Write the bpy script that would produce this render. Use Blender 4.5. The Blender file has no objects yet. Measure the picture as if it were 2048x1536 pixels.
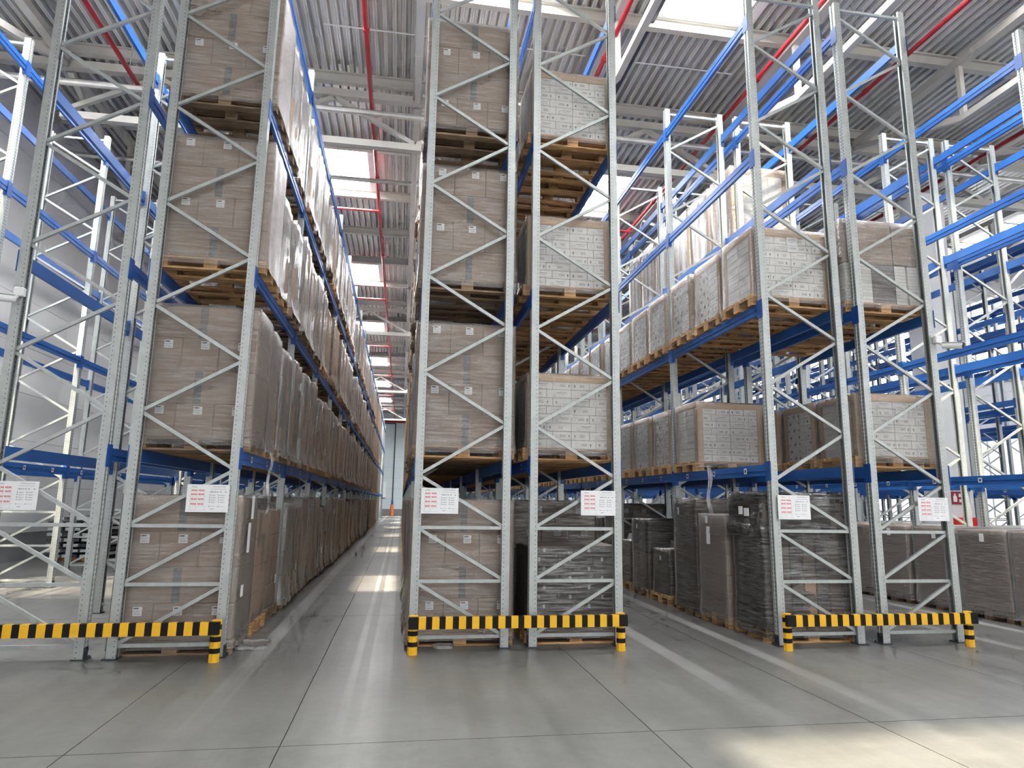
import bpy, math, random
from mathutils import Vector, Matrix, noise
random.seed(7)
SC = bpy.context.scene
COL = SC.collection

# ------------------------------------------------------------------ camera
F_PX, YAW, PIT, ROL = 1333.88, 0.1602, 0.1754, 0.0147
CAM = Vector((-0.2344, -7.6987, 1.5984))
fw = Vector((math.sin(YAW)*math.cos(PIT), math.cos(YAW)*math.cos(PIT), math.sin(PIT)))
rt = Vector((math.cos(YAW), -math.sin(YAW), 0))
up = rt.cross(fw)
RT = rt*math.cos(ROL) + up*math.sin(ROL)
UP = up*math.cos(ROL) - rt*math.sin(ROL)
cam = bpy.data.cameras.new('camera'); cam.sensor_width = 36; cam.lens = F_PX/2048*36
cam.clip_end = 400
camo = bpy.data.objects.new('camera', cam); COL.objects.link(camo)
camo.matrix_world = Matrix(((RT.x, UP.x, -fw.x, CAM.x), (RT.y, UP.y, -fw.y, CAM.y), (RT.z, UP.z, -fw.z, CAM.z), (0, 0, 0, 1)))
SC.camera = camo

# ------------------------------------------------------------------ light, world, exposure
SC.view_settings.view_transform = 'Standard'
SC.view_settings.look = 'None'
SC.view_settings.gamma = 1
SC.view_settings.use_curve_mapping = False
SC.view_settings.exposure = 0.45
cy = SC.cycles
cy.max_bounces = 5; cy.diffuse_bounces = 3; cy.glossy_bounces = 2; cy.transmission_bounces = 1; cy.transparent_max_bounces = 8
cy.use_adaptive_sampling = True; cy.adaptive_threshold = 0.13; cy.adaptive_min_samples = 12
cy.sample_clamp_indirect = 6.0
SUN_SHIFT = (1.3, 4.0)          # how far the sun travels in x, y while it falls from roof to floor
SUN_POWER = 26.0
PANE_POWER = 80.0
ADDED_WINDOW_POWER = 4.5
ADDED_DOOR_POWER = 1.1
ADDED_FRONT_POWER = 2.5
SKY_POWER = 4.0
w = bpy.data.worlds.new('world'); SC.world = w; w.use_nodes = True
bg = w.node_tree.nodes['Background']; bg.inputs[0].default_value = (0.86, 0.93, 1.0, 1); bg.inputs[1].default_value = SKY_POWER
sl = bpy.data.lights.new('sun', 'SUN'); sl.energy = SUN_POWER; sl.angle = math.radians(2.2); sl.color = (1.0, 0.88, 0.66)
so = bpy.data.objects.new('sun', sl); COL.objects.link(so)
so.rotation_euler = Vector((SUN_SHIFT[0], SUN_SHIFT[1], -11.2)).to_track_quat('-Z', 'Y').to_euler()
so.location = (-10, -20, 40)

# ------------------------------------------------------------------ materials
def nmat(name):
    m = bpy.data.materials.new(name); m.use_nodes = True
    nt = m.node_tree; b = nt.nodes['Principled BSDF']
    return m, nt, b
def N(nt, t, **kw):
    n = nt.nodes.new(t)
    for k, v in kw.items():
        if k.startswith('i_'):
            key = k[2:]
            key = int(key) if key.isdigit() else key.replace('_', ' ')
            n.inputs[key].default_value = v
        else: setattr(n, k, v)
    return n
def ramp(nt, fac, stops):
    r = nt.nodes.new('ShaderNodeValToRGB')
    el = r.color_ramp.elements
    while len(el) < len(stops): el.new(0.5)
    for e, (p, c) in zip(el, stops):
        e.position = p; e.color = (*c, 1) if len(c) == 3 else c
    nt.links.new(fac, r.inputs[0]); return r
def math_n(nt, op, a, b=None, c=None):
    n = nt.nodes.new('ShaderNodeMath'); n.operation = op
    for i, v in enumerate((a, b, c)):
        if v is None: continue
        if isinstance(v, (int, float)): n.inputs[i].default_value = v
        else: nt.links.new(v, n.inputs[i])
    return n.outputs[0]
def simple(name, col, rough=0.5, metal=0.0, noise_amt=0.12, scale=6.0, stretch=(1, 1, 1), bump=0.0, rand=0.0, spec=0.5, rot=None):
    m, nt, b = nmat(name)
    tc = N(nt, 'ShaderNodeTexCoord'); mp = N(nt, 'ShaderNodeMapping'); mp.inputs['Scale'].default_value = stretch
    nt.links.new(tc.outputs['Object'], mp.inputs[0])
    nz = N(nt, 'ShaderNodeTexNoise', i_Scale=scale, i_Detail=4.0); nt.links.new(mp.outputs[0], nz.inputs['Vector'])
    k0, k1 = 1-noise_amt, 1+noise_amt
    r = ramp(nt, nz.outputs[0], [(0.3, tuple(c*k0 for c in col)), (0.7, tuple(min(1, c*k1) for c in col))])
    out = r.outputs[0]
    if rand:
        oi = N(nt, 'ShaderNodeObjectInfo')
        v = math_n(nt, 'MULTIPLY_ADD', oi.outputs['Random'], 2*rand, 1-rand)
        hs = N(nt, 'ShaderNodeHueSaturation'); nt.links.new(out, hs.inputs['Color']); nt.links.new(v, hs.inputs['Value']); out = hs.outputs[0]
    nt.links.new(out, b.inputs['Base Color'])
    b.inputs['Roughness'].default_value = rough; b.inputs['Metallic'].default_value = metal
    b.inputs['Specular IOR Level'].default_value = spec
    if bump:
        bp = N(nt, 'ShaderNodeBump', i_Strength=bump, i_Distance=0.01); nt.links.new(nz.outputs[0], bp.inputs['Height']); nt.links.new(bp.outputs[0], b.inputs['Normal'])
    return m
M = {}
M['galv'] = simple('galvanised_steel', (0.42, 0.45, 0.44), 0.42, 0.35, 0.10, 14, (1, 1, 0.4))
M['blue'] = simple('blue_enamel', (0.018, 0.115, 0.40), 0.38, 0.0, 0.06, 3)
M['blue_dark'] = simple('blue_connector', (0.014, 0.085, 0.31), 0.45, 0.0, 0.06, 3)
M['foot'] = simple('foot_steel', (0.055, 0.06, 0.075), 0.45, 0.5, 0.2, 20)
M['card'] = simple('cardboard', (0.31, 0.225, 0.165), 0.75, 0, 0.07, 9, (0.6, 0.6, 8), 0.05, 0.06)
M['card_light'] = simple('cardboard_edge', (0.50, 0.345, 0.205), 0.75, 0, 0.07, 9, (1, 1, 4), 0.05, 0.05)
M['card_dark'] = simple('cardboard_dark', (0.14, 0.12, 0.105), 0.6, 0, 0.15, 6, (1, 1, 5), 0.05, 0.1)
M['white_card'] = simple('white_carton', (0.74, 0.745, 0.72), 0.6, 0, 0.03, 6, (1, 1, 1), 0.0, 0.03)
M['ink'] = simple('ink', (0.06, 0.06, 0.07), 0.7, 0, 0.1)
M['ink_soft'] = simple('ink_soft', (0.27, 0.275, 0.29), 0.7, 0, 0.1)
M['label'] = simple('label_paper', (0.80, 0.81, 0.82), 0.6, 0, 0.03)
M['tape'] = simple('dark_tape', (0.13, 0.125, 0.12), 0.35, 0, 0.15, 8)
M['wood'] = simple('pallet_wood', (0.46, 0.275, 0.125), 0.8, 0, 0.35, 5, (1, 6, 8), 0.25, 0.28)
M['wood_shaded'] = simple('weathered_shaded_wood', (0.25, 0.175, 0.11), 0.85, 0, 0.35, 5, (1, 6, 8), 0.25, 0.25)  # weathered pallet wood, darkened to carry the shade inside the racks
M['roof_steel'] = simple('roof_steel', (0.47, 0.455, 0.41), 0.45, 0, 0.05, 3)
M['deck'] = simple('roof_deck', (0.78, 0.775, 0.755), 0.28, 0.5, 0.14, 1.3, (1, 0.5, 1), 0.0)
M['red'] = simple('red_pipe', (0.33, 0.012, 0.02), 0.35, 0, 0.08, 4)
M['pipe'] = simple('steel_pipe', (0.62, 0.61, 0.58), 0.3, 0.8, 0.15, 4)
M['white_paint'] = simple('white_paint', (0.76, 0.77, 0.77), 0.5, 0, 0.03, 3)
M['plinth'] = simple('grey_plinth', (0.20, 0.20, 0.21), 0.7, 0, 0.08, 2)
M['panel'] = simple('wall_panel', (0.75, 0.745, 0.73), 0.45, 0, 0.025, 1.2, (1, 1, 1), 0, 0.02)
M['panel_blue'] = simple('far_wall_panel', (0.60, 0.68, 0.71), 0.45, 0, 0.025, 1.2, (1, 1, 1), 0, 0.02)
M['dark'] = simple('dark_plastic', (0.02, 0.02, 0.022), 0.3, 0, 0.1)
M['yellow'] = simple('yellow_paint', (0.86, 0.47, 0.006), 0.42, 0, 0.05, 5)
M['black'] = simple('black_paint', (0.012, 0.012, 0.013), 0.5, 0, 0.1, 5, spec=0.15)
M['red_print'] = simple('red_print', (0.66, 0.07, 0.08), 0.6, 0, 0.05)
M['red_sign'] = simple('red_sign', (0.75, 0.02, 0.03), 0.4, 0, 0.03)
M['maroon'] = simple('maroon_sign', (0.33, 0.02, 0.03), 0.4, 0, 0.03)
M['orange'] = simple('orange_plastic', (0.8, 0.2, 0.04), 0.5, 0, 0.05)
M['joint'] = simple('joint_sealant', (0.075, 0.075, 0.075), 0.8, 0, 0.1)

def post_mat(sg):
    # galvanised upright with punched holes; holes lie in object space: x across, y deep, z up
    m, nt, b = nmat('perforated_upright')
    tc = N(nt, 'ShaderNodeTexCoord')
    sp = N(nt, 'ShaderNodeSeparateXYZ'); nt.links.new(tc.outputs['Object'], sp.inputs[0])
    sn = N(nt, 'ShaderNodeSeparateXYZ'); nt.links.new(tc.outputs['Normal'], sn.inputs[0])
    x, y, z = sp.outputs
    def row(coord, c0, pitch, rw, rh, off):
        dz = math_n(nt, 'SUBTRACT', math_n(nt, 'FRACT', math_n(nt, 'ADD', math_n(nt, 'DIVIDE', z, pitch), off)), 0.5)
        a = math_n(nt, 'DIVIDE', math_n(nt, 'MULTIPLY', dz, pitch), rh)
        bb = math_n(nt, 'DIVIDE', math_n(nt, 'SUBTRACT', coord, c0), rw)
        d = math_n(nt, 'ADD', math_n(nt, 'MULTIPLY', a, a), math_n(nt, 'MULTIPLY', bb, bb))
        return math_n(nt, 'LESS_THAN', d, 1.0)
    ax = math_n(nt, 'MULTIPLY', x, sg)
    front = math_n(nt, 'GREATER_THAN', math_n(nt, 'ABSOLUTE', sn.outputs[1]), 0.7)
    side = math_n(nt, 'GREATER_THAN', math_n(nt, 'ABSOLUTE', sn.outputs[0]), 0.7)
    h1 = math_n(nt, 'MULTIPLY', row(ax, 0.022, 0.05, 0.0045, 0.0055, 0.0), front)
    h2 = math_n(nt, 'MULTIPLY', math_n(nt, 'MAXIMUM', row(y, 0.030, 0.05, 0.0065, 0.011, 0.2), row(y, 0.070, 0.05, 0.0065, 0.011, 0.2)), side)
    h = math_n(nt, 'MAXIMUM', h1, h2)
    nz = N(nt, 'ShaderNodeTexNoise', i_Scale=10.0, i_Detail=4.0); nt.links.new(tc.outputs['Object'], nz.inputs['Vector'])
    r = ramp(nt, nz.outputs[0], [(0.3, (0.38, 0.41, 0.40)), (0.7, (0.46, 0.49, 0.48))])
    mx = N(nt, 'ShaderNodeMix', data_type='RGBA'); nt.links.new(h, mx.inputs[0]); nt.links.new(r.outputs[0], mx.inputs[6]); mx.inputs[7].default_value = (0.03, 0.03, 0.035, 1)
    nt.links.new(mx.outputs[2], b.inputs['Base Color'])
    b.inputs['Metallic'].default_value = 0.4; b.inputs['Roughness'].default_value = 0.42
    return m
M['post_r'] = post_mat(-1.0)
M['post_l'] = post_mat(1.0)

def film_mat(name, veil, gloss, tint, horiz=True):
    m, nt, b = nmat(name); nt.nodes.remove(b)
    out = nt.nodes['Material Output']
    tc = N(nt, 'ShaderNodeTexCoord'); mp = N(nt, 'ShaderNodeMapping')
    mp.inputs['Scale'].default_value = (1.2, 1.2, 16) if horiz else (9, 9, 1.2)
    nt.links.new(tc.outputs['Object'], mp.inputs[0])
    nz = N(nt, 'ShaderNodeTexNoise', i_Scale=3.0, i_Detail=5.0, i_Roughness=0.65); nt.links.new(mp.outputs[0], nz.inputs['Vector'])
    n2 = N(nt, 'ShaderNodeTexNoise', i_Scale=2.2, i_Detail=3.0); nt.links.new(tc.outputs['Object'], n2.inputs['Vector'])
    st = ramp(nt, nz.outputs[0], [(0.42, (0, 0, 0)), (0.75, (1, 1, 1))])
    tr = N(nt, 'ShaderNodeBsdfTransparent'); tr.inputs[0].default_value = (*tint, 1)
    df = N(nt, 'ShaderNodeBsdfDiffuse'); df.inputs[0].default_value = (0.80, 0.80, 0.80, 1)
    gl = N(nt, 'ShaderNodeBsdfGlossy'); gl.inputs[0].default_value = (0.95, 0.95, 0.95, 1); gl.inputs['Roughness'].default_value = 0.24
    bp = N(nt, 'ShaderNodeBump', i_Strength=0.6, i_Distance=0.03)
    hsum = math_n(nt, 'ADD', nz.outputs[0], n2.outputs[0]); nt.links.new(hsum, bp.inputs['Height']); nt.links.new(bp.outputs[0], gl.inputs['Normal'])
    fr = N(nt, 'ShaderNodeFresnel', i_IOR=1.4)
    vf = math_n(nt, 'MULTIPLY_ADD', st.outputs[0], veil*0.9, veil*0.8)
    a = N(nt, 'ShaderNodeMixShader'); nt.links.new(vf, a.inputs[0]); nt.links.new(tr.outputs[0], a.inputs[1]); nt.links.new(df.outputs[0], a.inputs[2])
    gf = math_n(nt, 'MINIMUM', math_n(nt, 'MULTIPLY_ADD', fr.outputs[0], 1.3, math_n(nt, 'MULTIPLY', st.outputs[0], gloss)), 0.8)
    c = N(nt, 'ShaderNodeMixShader'); nt.links.new(gf, c.inputs[0]); nt.links.new(a.outputs[0], c.inputs[1]); nt.links.new(gl.outputs[0], c.inputs[2])
    nt.links.new(c.outputs[0], out.inputs[0])
    return m
M['film'] = film_mat('stretch_film', 0.12, 0.20, (0.93, 0.92, 0.91))
M['film_thick'] = film_mat('thick_film', 0.25, 0.40, (0.84, 0.83, 0.82), False)
M['film_dark'] = film_mat('dark_film', 0.05, 0.34, (0.45, 0.44, 0.43))

def floor_mat():
    m, nt, b = nmat('polished_concrete')
    g = N(nt, 'ShaderNodeNewGeometry'); sp = N(nt, 'ShaderNodeSeparateXYZ'); nt.links.new(g.outputs['Position'], sp.inputs[0])
    n1 = N(nt, 'ShaderNodeTexNoise', i_Scale=0.7, i_Detail=7.0, i_Roughness=0.65); nt.links.new(g.outputs['Position'], n1.inputs['Vector'])
    mp = N(nt, 'ShaderNodeMapping'); mp.inputs['Scale'].default_value = (5, 0.22, 1); nt.links.new(g.outputs['Position'], mp.inputs[0])
    n2 = N(nt, 'ShaderNodeTexNoise', i_Scale=1.0, i_Detail=4.0); nt.links.new(mp.outputs[0], n2.inputs['Vector'])
    mp3 = N(nt, 'ShaderNodeMapping'); mp3.inputs['Scale'].default_value = (0.8, 1.9, 1); mp3.inputs['Rotation'].default_value = (0, 0, 0.35); nt.links.new(g.outputs['Position'], mp3.inputs[0])
    n3 = N(nt, 'ShaderNodeTexNoise', i_Scale=1.4, i_Detail=6.0, i_Roughness=0.7); nt.links.new(mp3.outputs[0], n3.inputs['Vector'])
    c1 = ramp(nt, n1.outputs[0], [(0.25, (0.110, 0.109, 0.102)), (0.75, (0.178, 0.176, 0.166))])
    def mul(c, f):
        mx = N(nt, 'ShaderNodeMix', data_type='RGBA', blend_type='MULTIPLY'); mx.inputs[0].default_value = 1.0
        nt.links.new(c, mx.inputs[6]); nt.links.new(f, mx.inputs[7]); return mx.outputs[2]
    r2 = ramp(nt, n2.outputs[0], [(0.3, (0.84, 0.84, 0.84)), (0.7, (1.12, 1.12, 1.12))])
    r3 = ramp(nt, n3.outputs[0], [(0.35, (0.93, 0.93, 0.93)), (0.65, (1.05, 1.05, 1.05))])
    n4 = N(nt, 'ShaderNodeTexNoise', i_Scale=9.0, i_Detail=8.0, i_Roughness=0.75); nt.links.new(g.outputs['Position'], n4.inputs['Vector'])
    r4 = ramp(nt, n4.outputs[0], [(0.3, (0.86, 0.86, 0.85)), (0.7, (1.1, 1.1, 1.1))])
    c = mul(mul(mul(c1.outputs[0], r2.outputs[0]), r3.outputs[0]), r4.outputs[0])
    # truck wheel tracks polished along the aisles
    x = sp.outputs[0]; y = sp.outputs[1]
    def band(x0, hw):
        d = math_n(nt, 'ABSOLUTE', math_n(nt, 'SUBTRACT', x, x0))
        s = N(nt, 'ShaderNodeMapRange'); s.inputs[1].default_value = hw; s.inputs[2].default_value = hw-0.03; nt.links.new(d, s.inputs[0]); return s.outputs[0]
    tracks = None
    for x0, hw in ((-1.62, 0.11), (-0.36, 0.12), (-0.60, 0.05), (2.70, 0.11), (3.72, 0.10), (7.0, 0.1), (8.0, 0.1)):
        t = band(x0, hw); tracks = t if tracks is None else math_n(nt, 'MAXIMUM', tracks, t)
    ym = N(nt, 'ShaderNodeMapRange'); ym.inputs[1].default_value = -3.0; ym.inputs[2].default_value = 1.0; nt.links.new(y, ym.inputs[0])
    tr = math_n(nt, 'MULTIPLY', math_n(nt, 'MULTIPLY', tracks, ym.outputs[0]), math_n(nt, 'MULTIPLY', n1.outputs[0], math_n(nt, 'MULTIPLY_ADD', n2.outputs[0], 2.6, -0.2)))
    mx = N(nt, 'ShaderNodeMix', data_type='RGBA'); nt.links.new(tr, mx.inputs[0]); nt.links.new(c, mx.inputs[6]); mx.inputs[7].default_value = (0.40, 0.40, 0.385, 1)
    nt.links.new(mx.outputs[2], b.inputs['Base Color'])
    b.inputs['Roughness'].default_value = 0.33
    b.inputs['Specular IOR Level'].default_value = 0.5
    return m
M['floor'] = floor_mat()

def pane_mat():
    m, nt, b = nmat('skylight_pane'); nt.nodes.remove(b)
    e = N(nt, 'ShaderNodeEmission'); e.inputs[0].default_value = (0.98, 0.985, 1.0, 1); e.inputs[1].default_value = PANE_POWER
    t = N(nt, 'ShaderNodeBsdfTransparent'); t.inputs[0].default_value = (1, 1, 1, 1)
    mx = N(nt, 'ShaderNodeMixShader'); mx.inputs[0].default_value = 0.5
    nt.links.new(t.outputs[0], mx.inputs[1]); nt.links.new(e.outputs[0], mx.inputs[2])
    nt.links.new(mx.outputs[0], nt.nodes['Material Output'].inputs[0])
    return m
M['pane'] = pane_mat()
def window_pane_mat(name, power):  # evenly glowing pane for the windows and doors added to the walls
    m, nt, b = nmat(name); nt.nodes.remove(b)
    e = N(nt, 'ShaderNodeEmission'); e.inputs[0].default_value = (0.98, 0.985, 1.0, 1); e.inputs[1].default_value = power
    nt.links.new(e.outputs[0], nt.nodes['Material Output'].inputs[0]); return m
M['window_pane'] = window_pane_mat('window_pane', ADDED_WINDOW_POWER)
M['added_door_pane'] = window_pane_mat('added_door_pane', ADDED_DOOR_POWER)
M['added_dock_pane'] = window_pane_mat('added_dock_pane', ADDED_FRONT_POWER)

# ------------------------------------------------------------------ mesh helpers
class MB:
    def __init__(s): s.v = []; s.f = []; s.m = []
    def quad(s, a, b, c, d, mi=0):
        i = len(s.v); s.v += [a, b, c, d]; s.f.append((i, i+1, i+2, i+3)); s.m.append(mi); return s
    def box(s, x0, x1, y0, y1, z0, z1, mi=0):
        i = len(s.v)
        s.v += [(x0, y0, z0), (x1, y0, z0), (x1, y1, z0), (x0, y1, z0), (x0, y0, z1), (x1, y0, z1), (x1, y1, z1), (x0, y1, z1)]
        for q in ((0, 3, 2, 1), (4, 5, 6, 7), (0, 1, 5, 4), (1, 2, 6, 5), (2, 3, 7, 6), (3, 0, 4, 7)):
            s.f.append(tuple(i+k for k in q)); s.m.append(mi)
        return s
    def cbox(s, x0, x1, y0, y1, z0, z1, c=0.006, mi=0):
        # box with chamfered vertical edges and a chamfered top and bottom rim
        def ring(z, d):
            a, b, e, f = x0+d, x1-d, y0+d, y1-d
            return [(a+c, e, z), (b-c, e, z), (b, e+c, z), (b, f-c, z), (b-c, f, z), (a+c, f, z), (a, f-c, z), (a, e+c, z)]
        i = len(s.v)
        for z, d in ((z0, c), (z0+c, 0), (z1-c, 0), (z1, c)): s.v += ring(z, d)
        for r in range(3):
            for k in range(8):
                a = i+r*8+k; b = i+r*8+(k+1) % 8
                s.f.append((a, b, b+8, a+8)); s.m.append(mi)
        s.f.append(tuple(i+k for k in range(7, -1, -1))); s.m.append(mi)
        s.f.append(tuple(i+24+k for k in range(8))); s.m.append(mi)
        return s
    def bar(s, p0, p1, wd, ht, ref=(0, 1, 0), mi=0):
        p0 = Vector(p0); p1 = Vector(p1); d = (p1-p0).normalized(); r = Vector(ref)
        a = d.cross(r)
        if a.length < 1e-4: a = d.cross(Vector((1, 0, 0)))
        a.normalize(); b = a.cross(d).normalized()
        i = len(s.v)
        for p in (p0, p1):
            for u, v in ((-1, -1), (1, -1), (1, 1), (-1, 1)): s.v.append(tuple(p + a*(u*wd/2) + b*(v*ht/2)))
        for q in ((0, 1, 2, 3), (7, 6, 5, 4), (0, 4, 5, 1), (1, 5, 6, 2), (2, 6, 7, 3), (3, 7, 4, 0)):
            s.f.append(tuple(i+k for k in q)); s.m.append(mi)
        return s
    def tube(s, p0, p1, r, n=8, mi=0, r1=None):
        p0 = Vector(p0); p1 = Vector(p1); d = (p1-p0).normalized(); r1 = r if r1 is None else r1
        a = d.orthogonal().normalized(); b = d.cross(a); i = len(s.v)
        for p, rr in ((p0, r), (p1, r1)):
            for k in range(n):
                t = 2*math.pi*k/n; s.v.append(tuple(p + a*(math.cos(t)*rr) + b*(math.sin(t)*rr)))
        for k in range(n):
            s.f.append((i+k, i+(k+1) % n, i+n+(k+1) % n, i+n+k)); s.m.append(mi)
        s.f.append(tuple(i+k for k in range(n-1, -1, -1))); s.m.append(mi)
        s.f.append(tuple(i+n+k for k in range(n))); s.m.append(mi)
        return s
    def prism(s, prof, z0, z1, mi=0):
        n = len(prof); i = len(s.v)
        for z in (z0, z1): s.v += [(x, y, z) for x, y in prof]
        for k in range(n):
            s.f.append((i+k, i+(k+1) % n, i+n+(k+1) % n, i+n+k)); s.m.append(mi)
        s.f.append(tuple(i+k for k in range(n-1, -1, -1))); s.m.append(mi)
        s.f.append(tuple(i+n+k for k in range(n))); s.m.append(mi)
        return s
    def add(s, o, off=(0, 0, 0)):
        i = len(s.v); s.v += [(x+off[0], y+off[1], z+off[2]) for x, y, z in o.v]
        s.f += [tuple(k+i for k in q) for q in o.f]; s.m += o.m; return s
    def mesh(s, name, mats):
        me = bpy.data.meshes.new(name); me.from_pydata(s.v, [], s.f)
        for m in mats: me.materials.append(M[m] if isinstance(m, str) else m)
        if len(mats) > 1: me.polygons.foreach_set('material_index', s.m)
        me.update(); return me
    def build(s, name, mats, parent=None, loc=(0, 0, 0), smooth=False):
        if isinstance(mats, str): mats = [mats]
        me = s.mesh(name, mats)
        if smooth: me.polygons.foreach_set('use_smooth', [True]*len(me.polygons))
        return put(name, me, parent, loc)
def put(name, me, parent=None, loc=(0, 0, 0), rz=0.0):
    o = bpy.data.objects.new(name, me); COL.objects.link(o); o.parent = parent; o.location = loc
    if rz: o.rotation_euler = (0, 0, rz)
    return o
def empty(name, loc=(0, 0, 0), rz=0.0):
    o = put(name, None, None, loc, rz); o.empty_display_size = 0.1; return o
def tag(o, label, cat, group=None):
    o['label'] = label; o['category'] = cat
    if group: o['group'] = group
    return o
def struct(o): o['kind'] = 'structure'; return o
def project(p):
    d = Vector(p)-CAM; z = d.dot(fw)
    if z < 0.2: return None
    return (1024+F_PX*d.dot(RT)/z, 768-F_PX*d.dot(UP)/z, z)
ORD = ['first', 'second', 'third', 'fourth', 'fifth', 'sixth', 'seventh', 'eighth', 'ninth', 'tenth', 'eleventh', 'twelfth', 'thirteenth', 'fourteenth', 'fifteenth', 'sixteenth', 'seventeenth', 'eighteenth', 'nineteenth', 'twentieth', 'twenty-first', 'twenty-second', 'twenty-third', 'twenty-fourth', 'twenty-fifth']

# ------------------------------------------------------------------ the hall
X0, X1, Y0, Y1, ZC = -9.5, 24.0, -17.0, 68.0, 11.2
XJ = [X0, -6.3, -2.25, -0.95, 1.61, 3.35, 5.5, 9.65, 13.9, 18.2, X1]
YJ = [-2.8+5.1*k for k in range(-5, 15)]
YJ = [Y0] + [y for y in YJ if Y0+1 < y < Y1-1] + [Y1]
fl = struct(MB().box(X0-0.3, X1+0.3, Y0-0.3, Y1+0.3, -0.30, -0.012).build('floor', 'joint'))
for i in range(len(XJ)-1):
    for j in range(len(YJ)-1):
        g = 0.004
        MB().box(XJ[i]+g, XJ[i+1]-g, YJ[j]+g, YJ[j+1]-g, -0.012, 0.0).build('slab', 'floor', fl)

def panel_wall(name, axis, at_, a0, a1, inward, mat):
    # axis 'y': wall runs along y at x = at_ ; 'x': runs along x at y = at_
    th = 0.12
    def wb(mb, u0, u1, d0, d1, z0, z1):
        lo, hi = sorted((at_+inward*d0, at_+inward*d1))
        return mb.box(lo, hi, u0, u1, z0, z1) if axis == 'y' else mb.box(u0, u1, lo, hi, z0, z1)
    base = struct(wb(MB(), a0, a1, -0.25, -0.03, 0, ZC+0.6).build(name, 'plinth'))
    wb(MB(), a0, a1, -0.03, 0.03, 0, 0.67).build('plinth', 'plinth', base)
    u = a0
    n = max(1, round((a1-a0)/6.0)); L = (a1-a0)/n
    hs = [0.67+1.13*k for k in range(0, 10)]; hs = [h for h in hs if h < 10.6] + [ZC+0.1]
    for k in range(n):
        for z0, z1 in zip(hs, hs[1:]):
            wb(MB(), a0+k*L+0.006, a0+(k+1)*L-0.006, -0.03, 0.0, z0+0.005, z1-0.005).build('panel', mat, base)
    return base
panel_wall('wall_left', 'y', X0, Y0, Y1, 1, 'panel')
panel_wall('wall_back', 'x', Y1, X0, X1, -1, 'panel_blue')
panel_wall('wall_right', 'y', X1, Y0, Y1, -1, 'panel')
panel_wall('wall_front', 'x', Y0, X0, X1, 1, 'panel')

# emissive windows, dock doors added in right and front walls to brighten the hall
def added_window(idx, axis, at_, inward, a0, a1, z0, z1, mat='window_pane'):
    wn = struct(empty('window_%d' % idx, (0, 0, 0)))  # added as a light source, no such opening is known
    def wb(mb, u0, u1, d0, d1, za, zb):
        lo, hi = sorted((at_+inward*d0, at_+inward*d1))
        return mb.box(lo, hi, u0, u1, za, zb) if axis == 'y' else mb.box(u0, u1, lo, hi, za, zb)
    fr = MB()
    for (u0, u1, za, zb) in ((a0-0.1, a0, z0-0.1, z1+0.1), (a1, a1+0.1, z0-0.1, z1+0.1), (a0, a1, z0-0.1, z0), (a0, a1, z1, z1+0.1), ((a0+a1)/2-0.04, (a0+a1)/2+0.04, z0, z1)): wb(fr, u0, u1, 0.0, 0.06, za, zb)
    fr.build('frame', 'white_paint', wn)
    wb(MB(), a0, a1, 0.005, 0.02, z0, z1).build('pane', mat, wn)
wi = 100
for k in range(14):
    ya = Y0+1.5+6*k
    added_window(wi, 'y', X1, -1, ya, ya+4.6, 6.9, 10.4); wi += 1
    added_window(wi, 'y', X1, -1, ya+0.4, ya+4.0, 0.9, 4.4, 'added_door_pane'); wi += 1
for k in range(6):
    xa = X0+0.8+5.5*k
    added_window(wi, 'x', Y0, 1, xa, xa+4.4, 6.4, 10.2, 'added_dock_pane'); wi += 1
    added_window(wi, 'x', Y0, 1, xa+0.4, xa+3.8, 0.4, 4.6, 'added_dock_pane'); wi += 1

# skylights: columns in x, rows in y
SKX = [(-3.43, -1.58), (0.5, 2.35), (4.36, 6.21), (19.6, 21.45)]  # second column is unseen, added to light the rack flanks
SKY = [(11.35+9.25*j-1.36, 11.35+9.25*j+1.36) for j in range(-3, 6)]
HOLES = []
for (xa, xb) in SKX:
    for (ya, yb) in SKY: HOLES.append((xa, xb, ya, yb))
HOLES = [h for h in HOLES if not (h[0] in (4.36, -3.43, 0.5) and -9 < h[2] < -5) and h[2] > Y0+1]
HOLES += [(0.6, 8.2, -8.3, -7.05), (-8.6, -5.0, 0.2, 3.6), (7.5, 10.6, -1.0, 1.3)]  # unseen extra skylights, added for the sun on floor and posts
# ribbed roof deck, ribs run along y
PIT_R = 0.193
ceil_root = None
mb = MB()
nr = int((X1-X0)/PIT_R)+1
for i in range(nr):
    xa = X0+i*PIT_R
    segs = [(Y0, Y1)]
    for (hx0, hx1, hy0, hy1) in HOLES:
        if xa+PIT_R > hx0+0.14 and xa < hx1-0.14:
            new = []
            for (a, b) in segs:
                if hy1 <= a or hy0 >= b: new.append((a, b))
                else:
                    if hy0 > a: new.append((a, hy0))
                    if hy1 < b: new.append((hy1, b))
            segs = new
    pr = [(0, 0), (0.028, 0), (0.034, 0.014), (0.046, 0.014), (0.052, 0), (0.08, 0), (0.108, 0.13), (0.165, 0.13), (0.193, 0)]
    for (a, b) in segs:
        for (u0, w0), (u1, w1) in zip(pr, pr[1:]):
            mb.quad((xa+u0, a, ZC+w0), (xa+u0, b, ZC+w0), (xa+u1, b, ZC+w1), (xa+u1, a, ZC+w1))
struct(mb.build('ceiling', 'deck'))
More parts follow.
